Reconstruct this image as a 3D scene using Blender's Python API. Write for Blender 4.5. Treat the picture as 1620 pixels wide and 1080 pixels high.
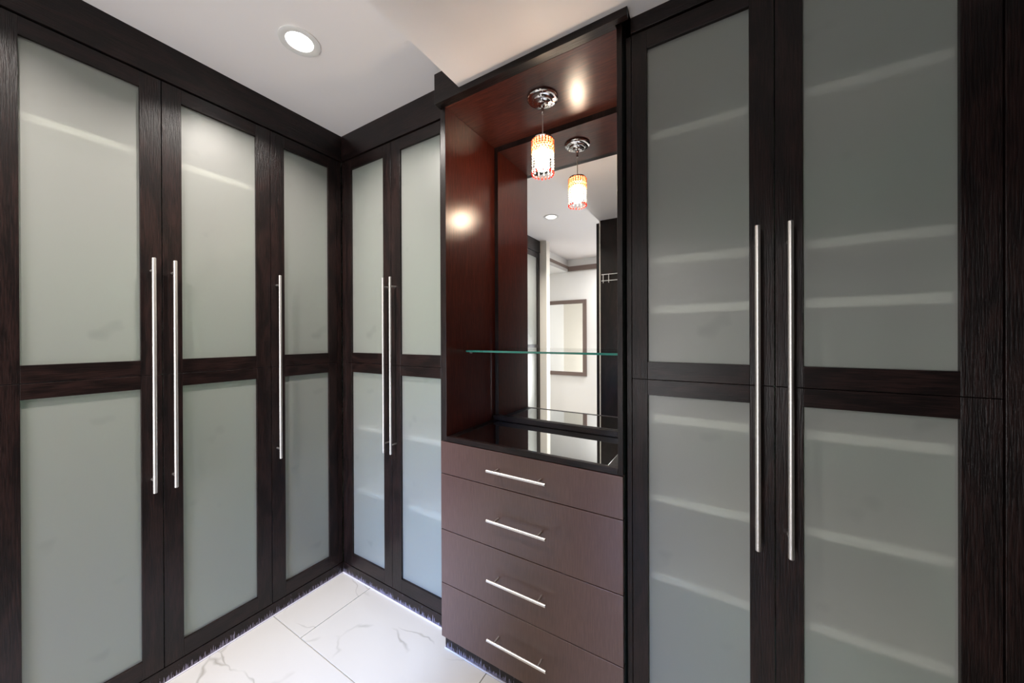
import bpy, bmesh, math, random
from mathutils import Vector, Matrix
random.seed(4)
for o in list(bpy.data.objects): bpy.data.objects.remove(o)
SC = bpy.context.scene
COL = SC.collection
H = 1.3144            # camera height above the floor
R = math.radians

# ------------------------------------------------------------------ camera
cam_d = bpy.data.cameras.new('camera'); cam = bpy.data.objects.new('camera', cam_d); COL.objects.link(cam)
yaw, pitch, roll = R(31.047), R(-0.12), R(-0.217)
fw = Vector((-math.sin(yaw)*math.cos(pitch), math.cos(yaw)*math.cos(pitch), math.sin(pitch)))
rt = Vector((math.cos(yaw), math.sin(yaw), 0)); up = rt.cross(fw)
rt2 = rt*math.cos(roll)+up*math.sin(roll); up2 = -rt*math.sin(roll)+up*math.cos(roll)
M = Matrix((rt2, up2, -fw)).transposed().to_4x4(); M.translation = (0, 0, H)
cam.matrix_world = M
cam_d.sensor_width = 36; cam_d.lens = 548.78/1620*36; cam_d.shift_y = -5.1/1620
cam_d.clip_start = 0.01
SC.camera = cam

# ------------------------------------------------------------------ world, lights, exposure
W = bpy.data.worlds.new('world'); SC.world = W; W.use_nodes = True
bg = W.node_tree.nodes['Background']; bg.inputs[0].default_value = (0.50, 0.68, 1.0, 1); bg.inputs[1].default_value = 1.0
SC.view_settings.view_transform = 'Standard'; SC.view_settings.look = 'None'
SC.view_settings.gamma = 1; SC.view_settings.use_curve_mapping = False
SC.view_settings.exposure = 0.5

def area(name, loc, rot, sx, sy, power, col, shape='RECTANGLE'):
    d = bpy.data.lights.new(name, 'AREA'); d.shape = shape; d.size = sx
    if shape == 'RECTANGLE': d.size_y = sy
    d.energy = power; d.color = col
    o = bpy.data.objects.new(name, d); o.location = loc; o.rotation_euler = rot; COL.objects.link(o)
    return o
# daylight through an unseen, assumed window of the room behind the camera
sky = area('assumed_skylight', (-1.0, -1.80, 0.95), (R(70), 0, 0), 0.70, 0.9, 9, (0.16, 0.42, 1.0)); sky.data.spread = R(45)
day = area('assumed_daylight', (-1.0, -1.82, 0.75), (R(90), 0, 0), 0.70, 0.8, 15, (1.0, 0.98, 0.96)); day.data.spread = R(120)
DOWN_POWER = 10.5
REAR_FILL_POWER = 30.0

# ------------------------------------------------------------------ materials
def mat(name, col, rough=0.5, metal=0.0, **kw):
    m = bpy.data.materials.new(name); m.use_nodes = True
    b = m.node_tree.nodes['Principled BSDF']
    b.inputs['Base Color'].default_value = (*col, 1); b.inputs['Roughness'].default_value = rough
    b.inputs['Metallic'].default_value = metal
    for k, v in kw.items(): b.inputs[k.replace('_', ' ')].default_value = v
    return m
def wood(name, direction, dark=(0.0045, 0.0026, 0.0025), light=(0.018, 0.0085, 0.0075), rough=0.33, bump=1.0, fig=True, coat=0.0, wear=False, spec=0.30):
    m = mat(name, dark, rough); nt = m.node_tree; N = nt.nodes; L = nt.links; b = N['Principled BSDF']
    tc = N.new('ShaderNodeTexCoord'); mp = N.new('ShaderNodeMapping'); L.new(tc.outputs['Object'], mp.inputs[0])
    mp.inputs['Scale'].default_value = {'z': (300, 300, 16), 'x': (16, 300, 300), 'y': (300, 16, 300)}[direction]
    n = N.new('ShaderNodeTexNoise'); n.inputs['Scale'].default_value = 1.0; n.inputs['Detail'].default_value = 5
    n.inputs['Roughness'].default_value = 0.6; L.new(mp.outputs[0], n.inputs['Vector'])
    if fig:
        w = N.new('ShaderNodeMapping'); L.new(tc.outputs['Object'], w.inputs[0])
        w.inputs['Scale'].default_value = {'z': (8, 8, 2.0), 'x': (2.0, 8, 8), 'y': (8, 2.0, 8)}[direction]
        wn = N.new('ShaderNodeTexNoise'); wn.inputs['Scale'].default_value = 1.3; wn.inputs['Detail'].default_value = 1; L.new(w.outputs[0], wn.inputs['Vector'])
        mul = N.new('ShaderNodeMath'); mul.operation = 'MULTIPLY'; mul.inputs[1].default_value = 26; L.new(wn.outputs[0], mul.inputs[0])
        sn = N.new('ShaderNodeMath'); sn.operation = 'SINE'; L.new(mul.outputs[0], sn.inputs[0])
        ml = N.new('ShaderNodeMath'); ml.operation = 'MULTIPLY_ADD'; ml.inputs[1].default_value = 0.07; L.new(sn.outputs[0], ml.inputs[0]); L.new(n.outputs[0], ml.inputs[2])
        src = ml.outputs[0]
    else: src = n.outputs[0]
    r = N.new('ShaderNodeValToRGB'); r.color_ramp.elements[0].position = 0.42; r.color_ramp.elements[1].position = 0.68
    r.color_ramp.elements[0].color = (*dark, 1); r.color_ramp.elements[1].color = (*light, 1); L.new(src, r.inputs[0])
    colout = r.outputs[0]
    if wear:      # scuffed, pale lower edge with its own shape
        sp = N.new('ShaderNodeSeparateXYZ'); L.new(tc.outputs['Object'], sp.inputs[0])
        mr = N.new('ShaderNodeMapRange'); mr.inputs[1].default_value = 0.0; mr.inputs[2].default_value = 0.035
        mr.inputs[3].default_value = 0.62; mr.inputs[4].default_value = 0.30; L.new(sp.outputs[2], mr.inputs[0])
        wm = N.new('ShaderNodeMapping'); wm.inputs['Scale'].default_value = (260, 260, 22); L.new(tc.outputs['Object'], wm.inputs[0])
        wn2 = N.new('ShaderNodeTexNoise'); wn2.inputs['Scale'].default_value = 1; L.new(wm.outputs[0], wn2.inputs['Vector'])
        lt = N.new('ShaderNodeMath'); lt.operation = 'LESS_THAN'; L.new(wn2.outputs[0], lt.inputs[0]); L.new(mr.outputs[0], lt.inputs[1])
        m2 = N.new('ShaderNodeMath'); m2.operation = 'MULTIPLY'; m2.inputs[1].default_value = 0.55; L.new(lt.outputs[0], m2.inputs[0])
        mx = N.new('ShaderNodeMixRGB'); L.new(m2.outputs[0], mx.inputs[0]); L.new(colout, mx.inputs[1]); mx.inputs[2].default_value = (0.30, 0.26, 0.34, 1)
        colout = mx.outputs[0]
    L.new(colout, b.inputs['Base Color'])
    bp = N.new('ShaderNodeBump'); bp.inputs['Strength'].default_value = bump; bp.inputs['Distance'].default_value = 0.0012
    L.new(src, bp.inputs['Height']); L.new(bp.outputs[0], b.inputs['Normal'])
    b.inputs['Specular IOR Level'].default_value = spec
    b.inputs['Coat Weight'].default_value = coat; b.inputs['Coat Roughness'].default_value = 0.28
    return m
WV = wood('espresso_oak_upright', 'z'); WH = wood('espresso_oak_level', 'x', bump=0.5)
WPL = wood('espresso_oak_plinth', 'x', bump=0.3, wear=True)
WY = wood('espresso_oak_crosswise', 'y')
WD = wood('drawer_veneer', 'z', dark=(0.082, 0.039, 0.031), light=(0.115, 0.058, 0.047), rough=0.38, bump=0.14, fig=False, coat=0.45, spec=0.5)
WN = wood('niche_lacquered_veneer', 'z', dark=(0.042, 0.006, 0.003), light=(0.085, 0.013, 0.006), rough=0.24, bump=0.10, fig=False, coat=0.35, spec=0.5)
WNX = wood('niche_lacquered_veneer_level', 'x', dark=(0.045, 0.012, 0.009), light=(0.10, 0.024, 0.014), rough=0.24, bump=0.08, fig=False, coat=0.4)
WB = mat('cabinet_inside', (0.42, 0.59, 0.48), 0.6)
SHF = mat('closet_shelf_white', (0.72, 0.74, 0.68), 0.5)
STEEL = mat('brushed_steel', (0.74, 0.71, 0.68), 0.42, 1.0)
CHROME = mat('polished_chrome', (0.80, 0.78, 0.78), 0.06, 1.0)
MIRROR = mat('mirror_silver', (0.93, 0.94, 0.93), 0.0, 1.0)
PAINT = mat('ceiling_paint', (0.90, 0.86, 0.85), 0.6)
WALLP = mat('wall_paint', (0.84, 0.84, 0.83), 0.6)
CREAM = mat('cream_jamb_paint', (0.80, 0.76, 0.68), 0.5)
TAUPE = mat('taupe_moulding', (0.16, 0.115, 0.10), 0.4)
GREYM = mat('grey_moulding', (0.42, 0.41, 0.40), 0.5)
CAULK = mat('caulk', (0.66, 0.62, 0.66), 0.6)
GROUT = mat('grout', (0.42, 0.39, 0.35), 0.8)
BLACKG = mat('smoked_mirror_glass', (0.62, 0.64, 0.65), 0.01, 1.0)
WHITE = mat('white_enamel', (0.8, 0.79, 0.77), 0.35)
def emis(name, col, s):
    m = mat(name, col, 0.4); b = m.node_tree.nodes['Principled BSDF']
    b.inputs['Emission Color'].default_value = (*col, 1); b.inputs['Emission Strength'].default_value = s
    return m
LENS = emis('lit_downlight_lens', (1.0, 0.97, 0.95), 14)
BULB = emis('lit_shade_liner', (1.0, 0.80, 0.60), 90)

def frosted():
    m = mat('frosted_glass', (0.50, 0.58, 0.535), 0.42); nt = m.node_tree; N = nt.nodes; L = nt.links; b = N['Principled BSDF']
    tc = N.new('ShaderNodeTexCoord')
    n = N.new('ShaderNodeTexNoise'); n.inputs['Scale'].default_value = 7; n.inputs['Detail'].default_value = 2; L.new(tc.outputs['Object'], n.inputs['Vector'])
    r = N.new('ShaderNodeValToRGB'); r.color_ramp.elements[0].position = 0.20; r.color_ramp.elements[1].position = 0.34
    r.color_ramp.elements[0].color = (0.475, 0.485, 0.46, 1); r.color_ramp.elements[1].color = (0.64, 0.645, 0.61, 1); L.new(n.outputs[0], r.inputs[0])
    L.new(r.outputs[0], b.inputs['Base Color'])
    b.inputs['Transmission Weight'].default_value = 0.74; b.inputs['Roughness'].default_value = 0.42; b.inputs['IOR'].default_value = 1.5
    f = N.new('ShaderNodeTexNoise'); f.inputs['Scale'].default_value = 900; L.new(tc.outputs['Object'], f.inputs['Vector'])
    bp = N.new('ShaderNodeBump'); bp.inputs['Strength'].default_value = 0.08; bp.inputs['Distance'].default_value = 0.0004
    L.new(f.outputs[0], bp.inputs['Height']); L.new(bp.outputs[0], b.inputs['Normal'])
    return m
FROST = frosted(); PANEB = mat('plain_pane_glass', (0.93, 0.98, 0.95), 0.05, 0, Transmission_Weight=1.0, IOR=1.5)
def clear_glass(name, tint, rough=0.0):
    return mat(name, tint, rough, 0, Transmission_Weight=1.0, IOR=1.5)
GLASS = clear_glass('clear_shelf_glass', (0.93, 0.985, 0.965))
def edge_glass():
    return mat('green_glass_edge', (0.10, 0.50, 0.40), 0.12, 0, Transmission_Weight=0.6, Coat_Weight=0.5)
EDGE = edge_glass()
def marble():
    m = mat('marble_tile', (0.8, 0.79, 0.76), 0.16); nt = m.node_tree; N = nt.nodes; L = nt.links; b = N['Principled BSDF']
    tc = N.new('ShaderNodeTexCoord')
    oi = N.new('ShaderNodeObjectInfo')
    d = N.new('ShaderNodeTexNoise'); d.inputs['Scale'].default_value = 2.2; d.inputs['Detail'].default_value = 4
    off = N.new('ShaderNodeVectorMath'); off.operation = 'ADD'; L.new(tc.outputs['Object'], off.inputs[0])
    sc = N.new('ShaderNodeVectorMath'); sc.operation = 'SCALE'; sc.inputs[3].default_value = 17.0
    cb = N.new('ShaderNodeCombineXYZ'); L.new(oi.outputs['Random'], cb.inputs[0]); L.new(oi.outputs['Random'], cb.inputs[1]); L.new(cb.outputs[0], sc.inputs[0]); L.new(sc.outputs[0], off.inputs[1])
    L.new(off.outputs[0], d.inputs['Vector'])
    s2 = N.new('ShaderNodeVectorMath'); s2.operation = 'SCALE'; s2.inputs[3].default_value = 0.55; L.new(d.outputs[1], s2.inputs[0])
    ad = N.new('ShaderNodeVectorMath'); ad.operation = 'ADD'; L.new(off.outputs[0], ad.inputs[0]); L.new(s2.outputs[0], ad.inputs[1])
    mp = N.new('ShaderNodeMapping'); mp.inputs['Rotation'].default_value = (0, 0, R(35)); mp.inputs['Scale'].default_value = (1.0, 2.6, 1); L.new(ad.outputs[0], mp.inputs[0])
    v = N.new('ShaderNodeTexVoronoi'); v.feature = 'DISTANCE_TO_EDGE'; v.inputs['Scale'].default_value = 1.7; L.new(mp.outputs[0], v.inputs['Vector'])
    r = N.new('ShaderNodeValToRGB'); r.color_ramp.elements[0].position = 0.0; r.color_ramp.elements[1].position = 0.022
    r.color_ramp.elements[0].color = (1, 1, 1, 1); r.color_ramp.elements[1].color = (0, 0, 0, 1); L.new(v.outputs['Distance'], r.inputs[0])
    k = N.new('ShaderNodeTexNoise'); k.inputs['Scale'].default_value = 4; L.new(off.outputs[0], k.inputs['Vector'])
    r2 = N.new('ShaderNodeValToRGB'); r2.color_ramp.elements[0].position = 0.45; r2.color_ramp.elements[1].position = 0.62; L.new(k.outputs[0], r2.inputs[0])
    mu = N.new('ShaderNodeMath'); mu.operation = 'MULTIPLY'; L.new(r.outputs[0], mu.inputs[0]); L.new(r2.outputs[0], mu.inputs[1])
    mu2 = N.new('ShaderNodeMath'); mu2.operation = 'MULTIPLY'; mu2.inputs[1].default_value = 0.75; L.new(mu.outputs[0], mu2.inputs[0])
    mx = N.new('ShaderNodeMixRGB'); L.new(mu2.outputs[0], mx.inputs[0]); mx.inputs[1].default_value = (0.57, 0.535, 0.485, 1); mx.inputs[2].default_value = (0.30, 0.275, 0.23, 1)
    L.new(mx.outputs[0], b.inputs['Base Color'])
    return m
MARBLE = marble()

# ------------------------------------------------------------------ mesh helpers
class MB:
    def __init__(s): s.bm = bmesh.new()
    def box(s, x0, x1, y0, y1, z0, z1, mi=0, bev=0.0):
        t = bmesh.new()
        vs = [t.verts.new((x, y, z)) for x in (x0, x1) for y in (y0, y1) for z in (z0, z1)]
        for f in ((0,1,3,2), (4,6,7,5), (0,4,5,1), (2,3,7,6), (0,2,6,4), (1,5,7,3)): t.faces.new([vs[i] for i in f])
        if bev: bmesh.ops.bevel(t, geom=t.edges[:], offset=bev, segments=2, affect='EDGES', profile=0.5)
        bmesh.ops.recalc_face_normals(t, faces=t.faces[:])
        for f in t.faces: f.material_index = mi
        me = bpy.data.meshes.new('tmp'); t.to_mesh(me); t.free(); s.bm.from_mesh(me); bpy.data.meshes.remove(me)
        return s
    def cyl(s, p0, p1, r, seg=16, mi=0, cap=0.0):
        p0 = Vector(p0); p1 = Vector(p1); d = (p1-p0); ln = d.length; q = d.to_track_quat('Z', 'Y')
        prof = [(0, 0), (r-cap, 0), (r, cap), (r, ln-cap), (r-cap, ln), (0, ln)] if cap else [(0, 0), (r, 0), (r, ln), (0, ln)]
        return s.lathe(prof, seg, mi, q, p0)
    def lathe(s, prof, seg=32, mi=0, q=None, off=Vector((0, 0, 0))):
        off = Vector(off); rings = []
        for (rr, z) in prof:
            if rr < 1e-7: rings.append([s.bm.verts.new(((q @ Vector((0, 0, z))) if q else Vector((0, 0, z)))+off)])
            else:
                ring = []
                for i in range(seg):
                    a = 2*math.pi*i/seg; v = Vector((rr*math.cos(a), rr*math.sin(a), z))
                    ring.append(s.bm.verts.new((q @ v if q else v)+off))
                rings.append(ring)
        for a, b in zip(rings, rings[1:]):
            if len(a) == 1 and len(b) == 1: continue
            for i in range(seg):
                j = (i+1) % seg
                if len(a) == 1: f = s.bm.faces.new((a[0], b[j], b[i]))
                elif len(b) == 1: f = s.bm.faces.new((a[i], a[j], b[0]))
                else: f = s.bm.faces.new((a[i], a[j], b[j], b[i]))
                f.material_index = mi; f.smooth = True
        return s
    def build(s, name, mats, parent=None, fix=True):
        if fix: bmesh.ops.recalc_face_normals(s.bm, faces=s.bm.faces[:])
        me = bpy.data.meshes.new(name); s.bm.to_mesh(me); s.bm.free()
        for m in (mats if isinstance(mats, (list, tuple)) else [mats]): me.materials.append(m)
        o = bpy.data.objects.new(name, me); COL.objects.link(o)
        if parent: o.parent = parent
        try:
            if any(p.use_smooth for p in me.polygons): me.set_sharp_from_angle(angle=R(35))
        except Exception: pass
        return o
def thing(name, label, cat, loc=(0, 0, 0), rz=0, group=None):
    o = bpy.data.objects.new(name, None); COL.objects.link(o); o.empty_display_size = 0.1
    o.location = loc; o.rotation_euler = (0, 0, rz); o['label'] = label; o['category'] = cat
    if group: o['group'] = group
    return o
def struct(name, mb, mats, parent=None):
    o = mb.build(name, mats, parent)
    if not parent: o['kind'] = 'structure'
    return o

# ------------------------------------------------------------------ key dimensions (z measured from the floor)
AX = -1.819       # door plane of the left run
BY = 1.1765       # door plane of the back run
RY = 1.111        # door plane of the right run
DY = 1.095        # drawer and niche front plane
CZ = 1.1256+H     # ceiling
SZ = 0.981+H      # underside of the dropped soffit
XL, XR, YB, YF = -2.38, 0.76, 1.78, -1.85

# ------------------------------------------------------------------ room shell
fl = struct('floor', MB().box(XL, XR, YF, YB, -0.06, -0.004), GROUT)
tw, th, gap = 0.793, 0.40, 0.0035
tile_me = {}
rows = range(-7, 3)
for r_ in rows:
    y0 = 0.82+r_*th; y1 = y0+th
    sh = 0 if r_ % 2 == 0 else tw/2
    for c in range(-3, 4):
        x0 = -1.583+c*tw+sh; x1 = x0+tw
        a0, a1, b0, b1 = max(x0, XL), min(x1, XR), max(y0, YF), min(y1, YB)
        if a1-a0 < 0.02 or b1-b0 < 0.02: continue
        key = (round(a1-a0, 3), round(b1-b0, 3))
        if key not in tile_me:
            o = MB().box(gap/2, key[0]-gap/2, gap/2, key[1]-gap/2, -0.0045, 0, bev=0.0008).build('tile', MARBLE, fl)
            tile_me[key] = o.data
        else:
            o = bpy.data.objects.new('tile', tile_me[key]); COL.objects.link(o); o.parent = fl
        o.location = (a0, b0, 0)
struct('ceiling', MB().box(XL, XR, YF, YB, CZ, CZ+0.05), PAINT)
struct('wall_left', MB().box(XL-0.05, XL, YF, YB, -0.06, CZ+0.05), WALLP)
struct('wall_back', MB().box(XL, XR, YB, YB+0.05, -0.06, CZ+0.05), WALLP)
struct('wall_right', MB().box(XR, XR+0.05, YF, YB, -0.06, CZ+0.05), WV)
wx0, wx1, wz0, wz1 = -1.39, -0.61, 0.3, 1.5
mb = MB()
mb.box(XL, wx0, YF-0.05, YF, -0.06, CZ+0.05); mb.box(wx1, XR, YF-0.05, YF, -0.06, CZ+0.05)
mb.box(wx0, wx1, YF-0.05, YF, -0.06, wz0); mb.box(wx0, wx1, YF-0.05, YF, wz1, CZ+0.05)
struct('wall_rear', mb, WALLP)
mb = MB(); f_ = 0.035
mb.box(wx0, wx0+f_, YF-0.05, YF+0.01, wz0, wz1); mb.box(wx1-f_, wx1, YF-0.05, YF+0.01, wz0, wz1)
mb.box(wx0, wx1, YF-0.05, YF+0.01, wz0, wz0+f_); mb.box(wx0, wx1, YF-0.05, YF+0.01, wz1-f_, wz1)
win = struct('assumed_window_1', mb, WHITE)  # unseen window, assumed as the source of the rear daylight
# white partition beside the left run, seen in the mirror
struct('wall_partition', MB().box(XL, -1.735, -0.85, -0.760, 0, CZ), CREAM)
# unseen wall added behind the camera, shaped to limit light on the right run
struct('light_block_wall', MB().box(-0.12, XR, -0.65, -0.60, 0, CZ).box(-0.62, -0.12, -0.65, -0.60, 2.12, CZ).box(-0.66, -0.62, -0.65, -0.006, 0, CZ), WV)
# bulkhead with moulding in the far room, seen in the mirror
struct('trim_5', MB().box(XL, -1.915, YF, -0.85, 0.95+H, CZ), WALLP)
mb = MB(); mb.box(-1.915, -1.880, YF+0.035, -0.85, 0.985+H, 1.02+H, 0); mb.box(-1.915, -1.893, YF+0.035, -0.85, 0.95+H, 0.985+H, 1)
mb.box(-1.915, XR, YF, YF+0.035, 0.955+H, 1.02+H, 0)
struct('trim_6', mb, [TAUPE, GREYM])
# dropped soffit over the display unit and the right run
mb = MB(); mb.box(-0.877, XR, -0.05, 1.060, SZ, CZ); mb.box(-0.236, XR, 1.060, RY-0.004, SZ, CZ)
struct('ceiling_soffit', mb, PAINT)
# header boards above the doors
struct('trim_1', MB().box(AX-0.02, AX+0.004, -0.757, BY-0.004, 0.986+H, CZ, 0, 0.001), WY)
struct('trim_2', MB().box(AX+0.004, -1.012, BY-0.004, BY+0.02, 0.986+H, CZ, 0, 0.001), WH)
struct('trim_3', MB().box(-0.236, XR, RY-0.004, RY+0.02, 0.934+H, SZ+0.08, 0, 0.001), WH)
# plinths
def plinth(name, x0, x1, y0, y1, caulk):
    o = struct(name, MB().box(x0, x1, y0, y1, 0, 0.058, 0, 0.001), WPL)
    MB().box(*caulk, 0, 0.005, 0, 0.0015).build('caulk_line', CAULK, o)
    return o
plinth('baseboard_left', AX-0.02, AX, -0.757, BY, (AX, AX+0.005, -0.757, BY-0.005))
plinth('baseboard_back', AX+0.001, -1.01, BY, BY+0.02, (AX, -1.0, BY-0.005, BY))
plinth('baseboard_right', -0.236, XR, RY+0.0, RY+0.02, (-0.24, XR, RY-0.005, RY))

# ------------------------------------------------------------------ wardrobes
def handle_mesh(parent, x, z0, z1, inset=0.045, stand=0.034, r=0.006):
    m = MB(); m.cyl((x, -stand, z0), (x, -stand, z1), r, 20, 0, 0.001)
    for z in (z0+inset, z1-inset): m.cyl((x, 0.001, z), (x, -stand, z), 0.0042, 12)
    return m.build('handle', STEEL, parent)
def wardrobe(name, label, loc, rz, width, doors, Z, shelves=(), setback=0.0225, depth=0.5, fillers=(), name2='wardrobe'):
    """doors: (x0, x1, pane_x0, pane_x1, handle_x); Z: bottom, lower pane bottom/top, upper pane bottom/top, top, handle z0 z1"""
    zb, lb, lt, ub, ut, zt, h0, h1 = [v+H for v in Z]
    root = thing(name, label, 'wardrobe', loc, rz, 'frosted glass wardrobes of the dressing room')
    m = MB(); T = 0.018
    m.box(0, T, 0.026, depth, 0.058, zt+0.005, 0); m.box(width-T, width, 0.026, depth, 0.058, zt+0.005, 0)
    m.box(T, width-T, 0.026, depth, 0.058, 0.076, 0); m.box(T, width-T, 0.026, depth, zt-0.013, zt+0.005, 0)
    m.box(T, width-T, depth-0.01, depth, 0.076, zt-0.013, 0)
    m.build('body', WB, root)
    for z in shelves: MB().box(T, width-T, setback, depth-0.012, z+H-0.012, z+H+0.012, 0, 0.001).build('shelf', SHF, root)
    for (a, b) in fillers: MB().box(a, b, 0.001, 0.022, zb, zt, 0, 0.0008).build('filler_strip', WV, root)
    for (x0, x1, p0, p1, hx) in doors:
        g = 0.0012; x0 += g; x1 -= g; m = MB(); zm = (lt+ub)/2-0.003; t = 0.022; e = 0.0009
        for (za, zb_, pa, pb) in ((zb, zm-0.0007, lb, lt), (zm+0.0007, zt, ub, ut)):
            m.box(x0, p0, 0, t, za, zb_, 0, e); m.box(p1, x1, 0, t, za, zb_, 0, e)
            m.box(p0, p1, 0, t, za, pa, 1, e); m.box(p0, p1, 0, t, pb, zb_, 1, e)
        m.box(x0+0.01, x1-0.01, t, t+0.002, zm-0.01, zm+0.01, 1)
        d = m.build('door', [WV, WH], root)
        for (pa, pb) in ((lb, lt), (ub, ut)):
            gp = MB().box(p0-0.004, p1+0.004, 0.010, 0.015, pa-0.004, pb+0.004).build('glass_pane', [PANEB, FROST], d)
            for f in gp.data.polygons:
                if f.normal.y < -0.9: f.material_index = 1      # etched on the room side only
        if hx is not None: handle_mesh(d, hx, h0, h1)
    return root
ZL = (-1.252, -1.1863, -0.185, -0.0795, 0.9239, 0.980, -0.568, 0.298)
# left run: local x = world y - y0
def lu(y0, items): return [tuple((v-y0 if v is not None else None) for v in it) for it in items]
y0 = -0.757
wardrobe('wardrobe', 'dark oak wardrobe reflected at the left edge of the niche mirror', (AX, y0, 0), R(90), 0.827,
         lu(y0, [(-0.756, -0.343, -0.690, -0.408, -0.370), (-0.343, 0.070, -0.278, 0.006, None)]), ZL)
y0 = 0.070
wardrobe('wardrobe', 'two-door dark oak wardrobe at the far left of the photo, nearest the camera', (AX, y0, 0), R(90), 0.747,
         lu(y0, [(0.070, 0.445, 0.131, 0.387, 0.415), (0.445, 0.817, 0.502, 0.757, 0.473)]), ZL, shelves=(0.70,), setback=0.05)  # shelf added to give a bright streak behind the upper glass
y0 = 0.817
wardrobe('wardrobe', 'narrow one-door dark oak wardrobe left of the inside corner', (AX, y0, 0), R(90), 0.355,
         lu(y0, [(0.817, 1.147, 0.877, 1.098, 0.841)]), ZL, fillers=[(0.3305, 0.355)])
x0 = -1.817
def bu(x0, items): return [tuple((v-x0 if v is not None else None) for v in it) for it in items]
wardrobe('wardrobe', 'two-door wardrobe between the inside corner and the drawer unit', (x0, BY, 0), 0, 0.803,
         bu(x0, [(-1.790, -1.413, -1.736, -1.473, -1.433), (-1.413, -1.042, -1.347, -1.085, -1.381)]), ZL,
         shelves=(-0.50, -0.85), setback=0.05, fillers=[(0.001, 0.0265), (0.7755, 0.802)])
k = RY/BY
ZR = (-1.252, -1.1863, -0.1755, -0.075, 0.873, 0.929, -0.577*k, 0.299*k)
x0 = -0.252
wardrobe('wardrobe', 'two-door wardrobe with shelves showing through its glass, right of the drawer unit', (x0, RY, 0), 0, 0.7425,
         bu(x0, [(-0.236, 0.119, -0.190, 0.0652, 0.0805), (0.119, 0.4895, 0.1757, 0.4317, 0.1465)]), ZR,
         shelves=[v*k for v in (0.655, 0.247, 0.089, -0.265, -0.526, -0.780)], setback=0.036, fillers=[(0.001, 0.0155)])
t = thing('end_panel', 'plain near-black tall panel at the right edge of the photo', 'panel', (0.4915, RY, 0))
MB().box(0.0, XR-0.4925, 0.0, 0.022, 0.059, 0.929+H, 0, 0.001).build('board', WV, t)

# ------------------------------------------------------------------ display unit with drawers
ox0, ox1 = -1.0105, -0.2575           # outside
ix0, ix1 = -0.979, -0.276             # niche opening
nf, nc, MY = -0.410+H, 0.957+H, 1.452 # niche floor, niche top, mirror plane
du = thing('display_cabinet', 'dark oak unit with a mirrored open niche above four drawers', 'cabinet', (ox0, DY, 0))
def L(x): return x-ox0
def Yl(y): return y-DY
zt = 1.02+H
for a, b in ((ox0+0.004, ix0), (ix1, ox1-0.002)):
    m = MB(); m.box(L(a), L(b), 0.0, 0.62, nf-0.02, nc+0.02, 0, 0.0012)
    o = m.build('side_panel', [WV, WN], du)
    for p in o.data.polygons:
        c = p.center
        if abs(p.normal.x) > 0.9 and ((a < -0.9 and p.normal.x > 0) or (a > -0.5 and p.normal.x < 0)): p.material_index = 1
MB().box(L(ix0), L(ix1), 0.0, 0.62, nc, nc+0.02, 0, 0.001).build('top_panel', WNX, du)
m = MB(); m.box(L(ox0)+0.004, L(ox1)-0.002, 0.021, 0.62, 0.066, nf-0.021, 0); m.build('body', WV, du)
# niche floor: wooden frame with inset dark glass
m = MB(); gx0, gx1, gy0, gy1 = -0.946, -0.310, 1.112, 1.440
m.box(L(ix0), L(ix1), 0.0, Yl(gy0), nf-0.02, nf, 0, 0.001)
m.box(L(ix0), L(gx0), Yl(gy0), Yl(1.46), nf-0.02, nf, 0, 0.0008); m.box(L(gx1), L(ix1), Yl(gy0), Yl(1.46), nf-0.02, nf, 0, 0.0008)
m.box(L(gx0), L(gx1), Yl(gy1), Yl(1.46), nf-0.02, nf, 0, 0.0008)
m.build('niche_floor', WH, du)
g = MB().box(L(gx0), L(gx1), Yl(gy0), Yl(gy1), nf-0.012, nf-0.0015, 0, 0.002).build('glass_inset', BLACKG, du); g['label'] = 'dark reflective glass let into the niche floor'
MB().box(L(ix0)+0.002, L(ix1)-0.002, Yl(1.436), Yl(MY), nf, nf+0.024, 0, 0.002).build('mirror_rail', WH, du)
o = MB().box(L(-0.954), L(ix1)-0.001, Yl(MY), Yl(MY+0.006), nf+0.024, nc-0.030, 0, 0.0012).build('mirror', MIRROR, du)
MB().box(L(ix0), L(ix1), Yl(MY+0.008), Yl(MY+0.02), nf, nc, 0).build('back_panel', WV, du)
# crown box
m = MB(); m.box(L(ox0+0.004), L(-0.237), Yl(1.060), Yl(1.080), 0.957+H, 1.081+H, 0, 0.001)
m.box(L(ox0+0.004), L(ox0+0.022), Yl(1.080), Yl(1.17), 0.957+H+0.0, 1.081+H, 0, 0.001)
m.box(L(ox0+0.022), L(ix1), Yl(1.080), Yl(1.095)-0.0005, 0.9575+H, 0.975+H, 0)
m.build('crown', WH, du)
m = MB(); m.box(L(ox0)+0.006, L(ox1)-0.004, Yl(1.112), Yl(1.13), 0, 0.066, 0, 0.001); pl = m.build('plinth', WPL, du)
MB().box(L(ox0)+0.004, L(ox1), Yl(1.107), Yl(1.112), 0, 0.005, 0, 0.0015).build('caulk_line', CAULK, pl)
zs = [-0.432, -0.568, -0.802, -1.0265, -1.2545]
hz = [-0.499, -0.685, -0.910, -1.133]
for i in range(4):
    a, b = zs[i+1]+H+0.0016, zs[i]+H-0.0016
    d = MB().box(0.0, L(ox1)-0.003, 0.0, 0.020, a, b, 0, 0.001).build('drawer', WD, du)
    m = MB(); hx0, hx1, yy = L(-0.7545), L(-0.510), -0.034; z = hz[i]+H
    m.cyl((hx0, yy, z), (hx1, yy, z), 0.0052, 20, 0, 0.001)
    for x in (hx0+0.032, hx1-0.032): m.cyl((x, 0.001, z), (x, yy, z), 0.0038, 12)
    m.build('handle', STEEL, d)

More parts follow.
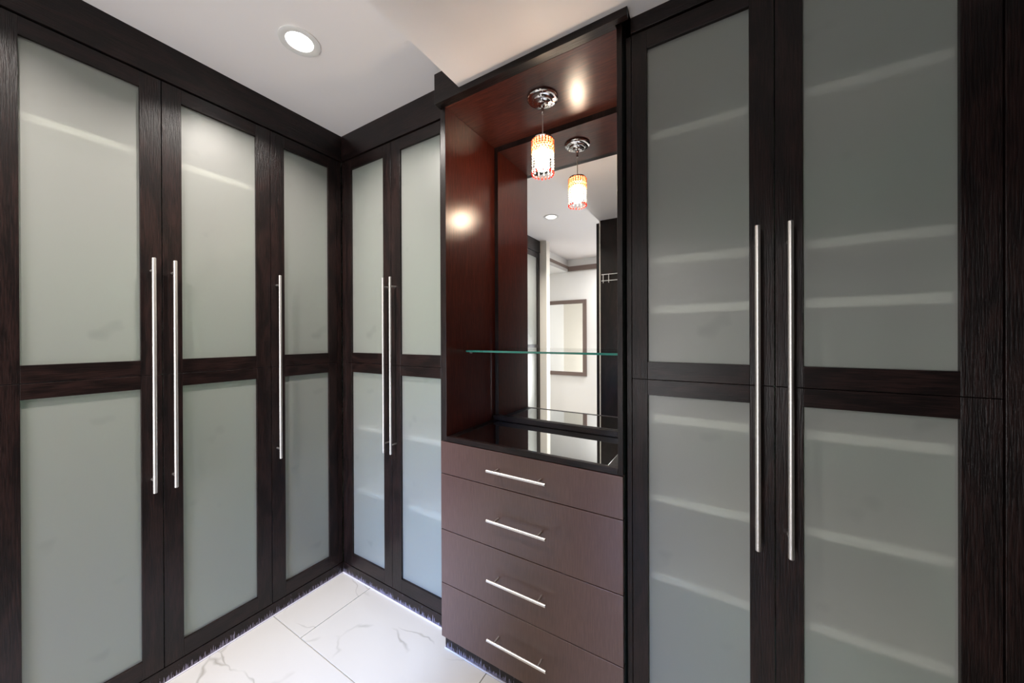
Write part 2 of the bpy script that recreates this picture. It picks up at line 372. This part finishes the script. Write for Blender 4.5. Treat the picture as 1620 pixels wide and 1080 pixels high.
# glass shelf in the niche
sh = thing('glass_shelf', 'clear glass shelf with green edge spanning the mirrored niche', 'shelf', ((ix0+ix1)/2, 1.33, -0.064+H))
w2 = (ix1-ix0)/2-0.0005
MB().box(-w2, w2, 1.2275-1.33, MY-1.33-0.002, 0, 0.008, 0).build('pane', GLASS, sh)
MB().box(-w2, w2, 1.2245-1.33, 1.2275-1.33, 0, 0.008, 0).build('front_edge', EDGE, sh)
for sx in (-1, 1):
    for yy in (-0.075, 0.095): MB().cyl((sx*(w2-0.010), yy, -0.004), (sx*w2, yy, -0.004), 0.0035, 10).build('shelf_pin', STEEL, sh)

# pendant lamp
px, py = -0.609, 1.256
pd = thing('pendant_lamp', 'small chrome pendant lamp with a beaded crystal shade hanging in the niche', 'lamp', (px, py, nc))
MB().lathe([(0, 0), (0.058, 0), (0.061, -0.002), (0.062, -0.005), (0.060, -0.008), (0.054, -0.0105), (0.046, -0.012), (0.041, -0.013), (0.040, -0.016), (0.038, -0.0185), (0.034, -0.020), (0.027, -0.021), (0.023, -0.022), (0.022, -0.025), (0.019, -0.0275), (0.013, -0.029), (0.009, -0.031), (0.008, -0.036), (0.006, -0.040), (0, -0.041)], 48).build('canopy', CHROME, pd)
MB().lathe([(0, -0.039), (0.0055, -0.040), (0.0055, -0.060), (0.004, -0.064), (0, -0.064)], 20).build('stem_collar', CHROME, pd)
zs0 = 0.795+H-nc
MB().cyl((0, 0, -0.064), (0, 0, zs0), 0.0022, 10).build('cord', STEEL, pd)
shd = MB().lathe([(0, 0.004), (0.010, 0.003), (0.040, -0.002), (0.043, -0.005), (0.043, -0.010), (0.041, -0.010), (0.041, -0.006), (0.008, -0.001), (0, -0.001)], 40, 0, None, (0, 0, zs0)).build('shade', CHROME, pd)
MB().lathe([(0.0, -0.040), (0.020, -0.042), (0.027, -0.050), (0.027, -0.116), (0.022, -0.122), (0, -0.123)], 32, 0, None, (0, 0, zs0)).build('lit_liner', BULB, shd)
AMB = mat('amber_bead', (0.88, 0.34, 0.16), 0.1, 0, Transmission_Weight=0.3)
GOLDB = mat('gold_bead', (0.82, 0.70, 0.40), 0.15, 0, Transmission_Weight=0.3)
CLR = mat('crystal_bead', (0.95, 0.93, 0.88), 0.05, 0, Transmission_Weight=0.5)
RED = mat('red_drop', (0.80, 0.03, 0.02), 0.1, 0, Transmission_Weight=0.5)
def beads(name, rows_, m_, n=22, rad=0.0425, sz=0.0050, drop=False, phase=0):
    m = MB()
    for zr in rows_:
        for i in range(n):
            a = 2*math.pi*(i+phase)/n; c = Vector((rad*math.cos(a), rad*math.sin(a), zs0+zr))
            pr = [(0, -sz*1.15), (sz*0.8, -sz*0.5), (sz*0.8, sz*0.5), (0, sz*1.15)] if not drop else [(0, -sz*2.6), (sz*0.9, -sz*1.2), (sz*0.6, 0), (0, sz*0.8)]
            m.lathe(pr, 6, 0, None, c)
    o = m.build(name, m_, shd); o['kind'] = 'stuff'; return o
beads('amber_bead_band', [-0.013, -0.022, -0.031, -0.049], AMB)
beads('gold_bead_band', [-0.040, -0.058], GOLDB, phase=0.5)
beads('crystal_bead_strings', [-0.069-0.011*j for j in range(6)], CLR, n=13, sz=0.0042)
beads('red_drop_fringe', [-0.136], RED, n=18, drop=True, sz=0.0048)

# ------------------------------------------------------------------ downlights
def downlight(x, y, label, power):
    t = thing('ceiling_light', label, 'light', (x, y, CZ), 0, 'recessed ceiling downlights')
    MB().lathe([(0.046, 0.0), (0.046, -0.003), (0.064, -0.006), (0.070, -0.004), (0.070, 0.0)], 48).build('trim_ring', WHITE, t)
    MB().lathe([(0, -0.0035), (0.030, -0.0032), (0.0455, -0.001), (0.0455, 0.0)], 40).build('lens', LENS, t)
    d = bpy.data.lights.new('downlight_beam', 'AREA'); d.shape = 'DISK'; d.size = 0.09; d.energy = power; d.color = (1.0, 0.93, 0.86); d.spread = R(135)
    o = bpy.data.objects.new('downlight_beam', d); COL.objects.link(o); o.parent = t; o.location = (0, 0, -0.012)
    return t
downlight(-1.366, 0.716, 'round white recessed downlight lit in the ceiling above the left wardrobes', DOWN_POWER)
downlight(-1.356, -0.067, 'round recessed downlight seen only as a reflection in the niche mirror', DOWN_POWER)
t = thing('added_fill_lamp', 'added unseen ceiling lamp that brightens the white room behind the camera', 'lamp', (-0.75, -1.45, CZ))
MB().lathe([(0, 0), (0.14, 0), (0.15, -0.01), (0.14, -0.03), (0, -0.045)], 40).build('diffuser', emis('added_fill_diffuser', (1, 0.97, 0.93), 3), t)  # unseen lamp added to brighten the rear room
d = bpy.data.lights.new('added_fill_light', 'AREA'); d.shape = 'DISK'; d.size = 0.28; d.energy = REAR_FILL_POWER; d.color = (1, 0.96, 0.93)
o = bpy.data.objects.new('added_fill_light', d); COL.objects.link(o); o.parent = t; o.location = (0, 0, -0.055)

# ------------------------------------------------------------------ things seen in the mirror
t = thing('end_panel', 'tall dark panel with a pale edge reflected at the right of the niche mirror', 'panel', (-0.868, -0.005, 0))
MB().box(0, 0.248, 0, 0.02, 0.0, SZ, 0, 0.001).build('board', WV, t)
b_ = MB().box(-0.009, -0.0005, 0, 0.02, 0.0, SZ, 0).build('edge_band', CREAM, t); b_['label'] = 'pale edge band'
MB().box(-0.034, -0.010, -0.005, 0.018, 0.0, SZ-0.02, 0).build('edge_strip', WV, t)
t = thing('wire_rack', 'small white wire rack on the dark panel reflected in the mirror', 'rack', (-0.86, 0.015, 0.0))
m = MB()
for z in (0.522+H, 0.470+H): m.cyl((0.006, 0.014, z), (0.20, 0.014, z), 0.0028, 10)
for x in (0.02, 0.066, 0.15): m.cyl((x, 0.014, 0.452+H), (x, 0.014, 0.522+H), 0.0028, 10)
for x in (0.02, 0.18): m.cyl((x, -0.001, 0.47+H), (x, 0.014, 0.47+H), 0.0028, 10)
m.build('wire_frame', WHITE, t)
t = thing('wall_mirror', 'dark framed mirror on the far white wall, reflected in the niche', 'mirror', (-1.94, YF, H))
m = MB(); fx0, fx1, fz0, fz1, fwid = -0.316, 0.316, -0.553, 0.538, 0.055
m.box(fx0, fx1, 0.001, 0.025, fz1-fwid, fz1, 0, 0.002); m.box(fx0, fx1, 0.001, 0.025, fz0, fz0+fwid, 0, 0.002)
m.box(fx0, fx0+fwid, 0.001, 0.025, fz0+fwid, fz1-fwid, 0, 0.002); m.box(fx1-fwid, fx1, 0.001, 0.025, fz0+fwid, fz1-fwid, 0, 0.002)
m.build('frame', TAUPE, t)
MB().box(fx0+fwid, fx1-fwid, 0.003, 0.012, fz0+fwid, fz1-fwid).build('mirror_glass', MIRROR, t)
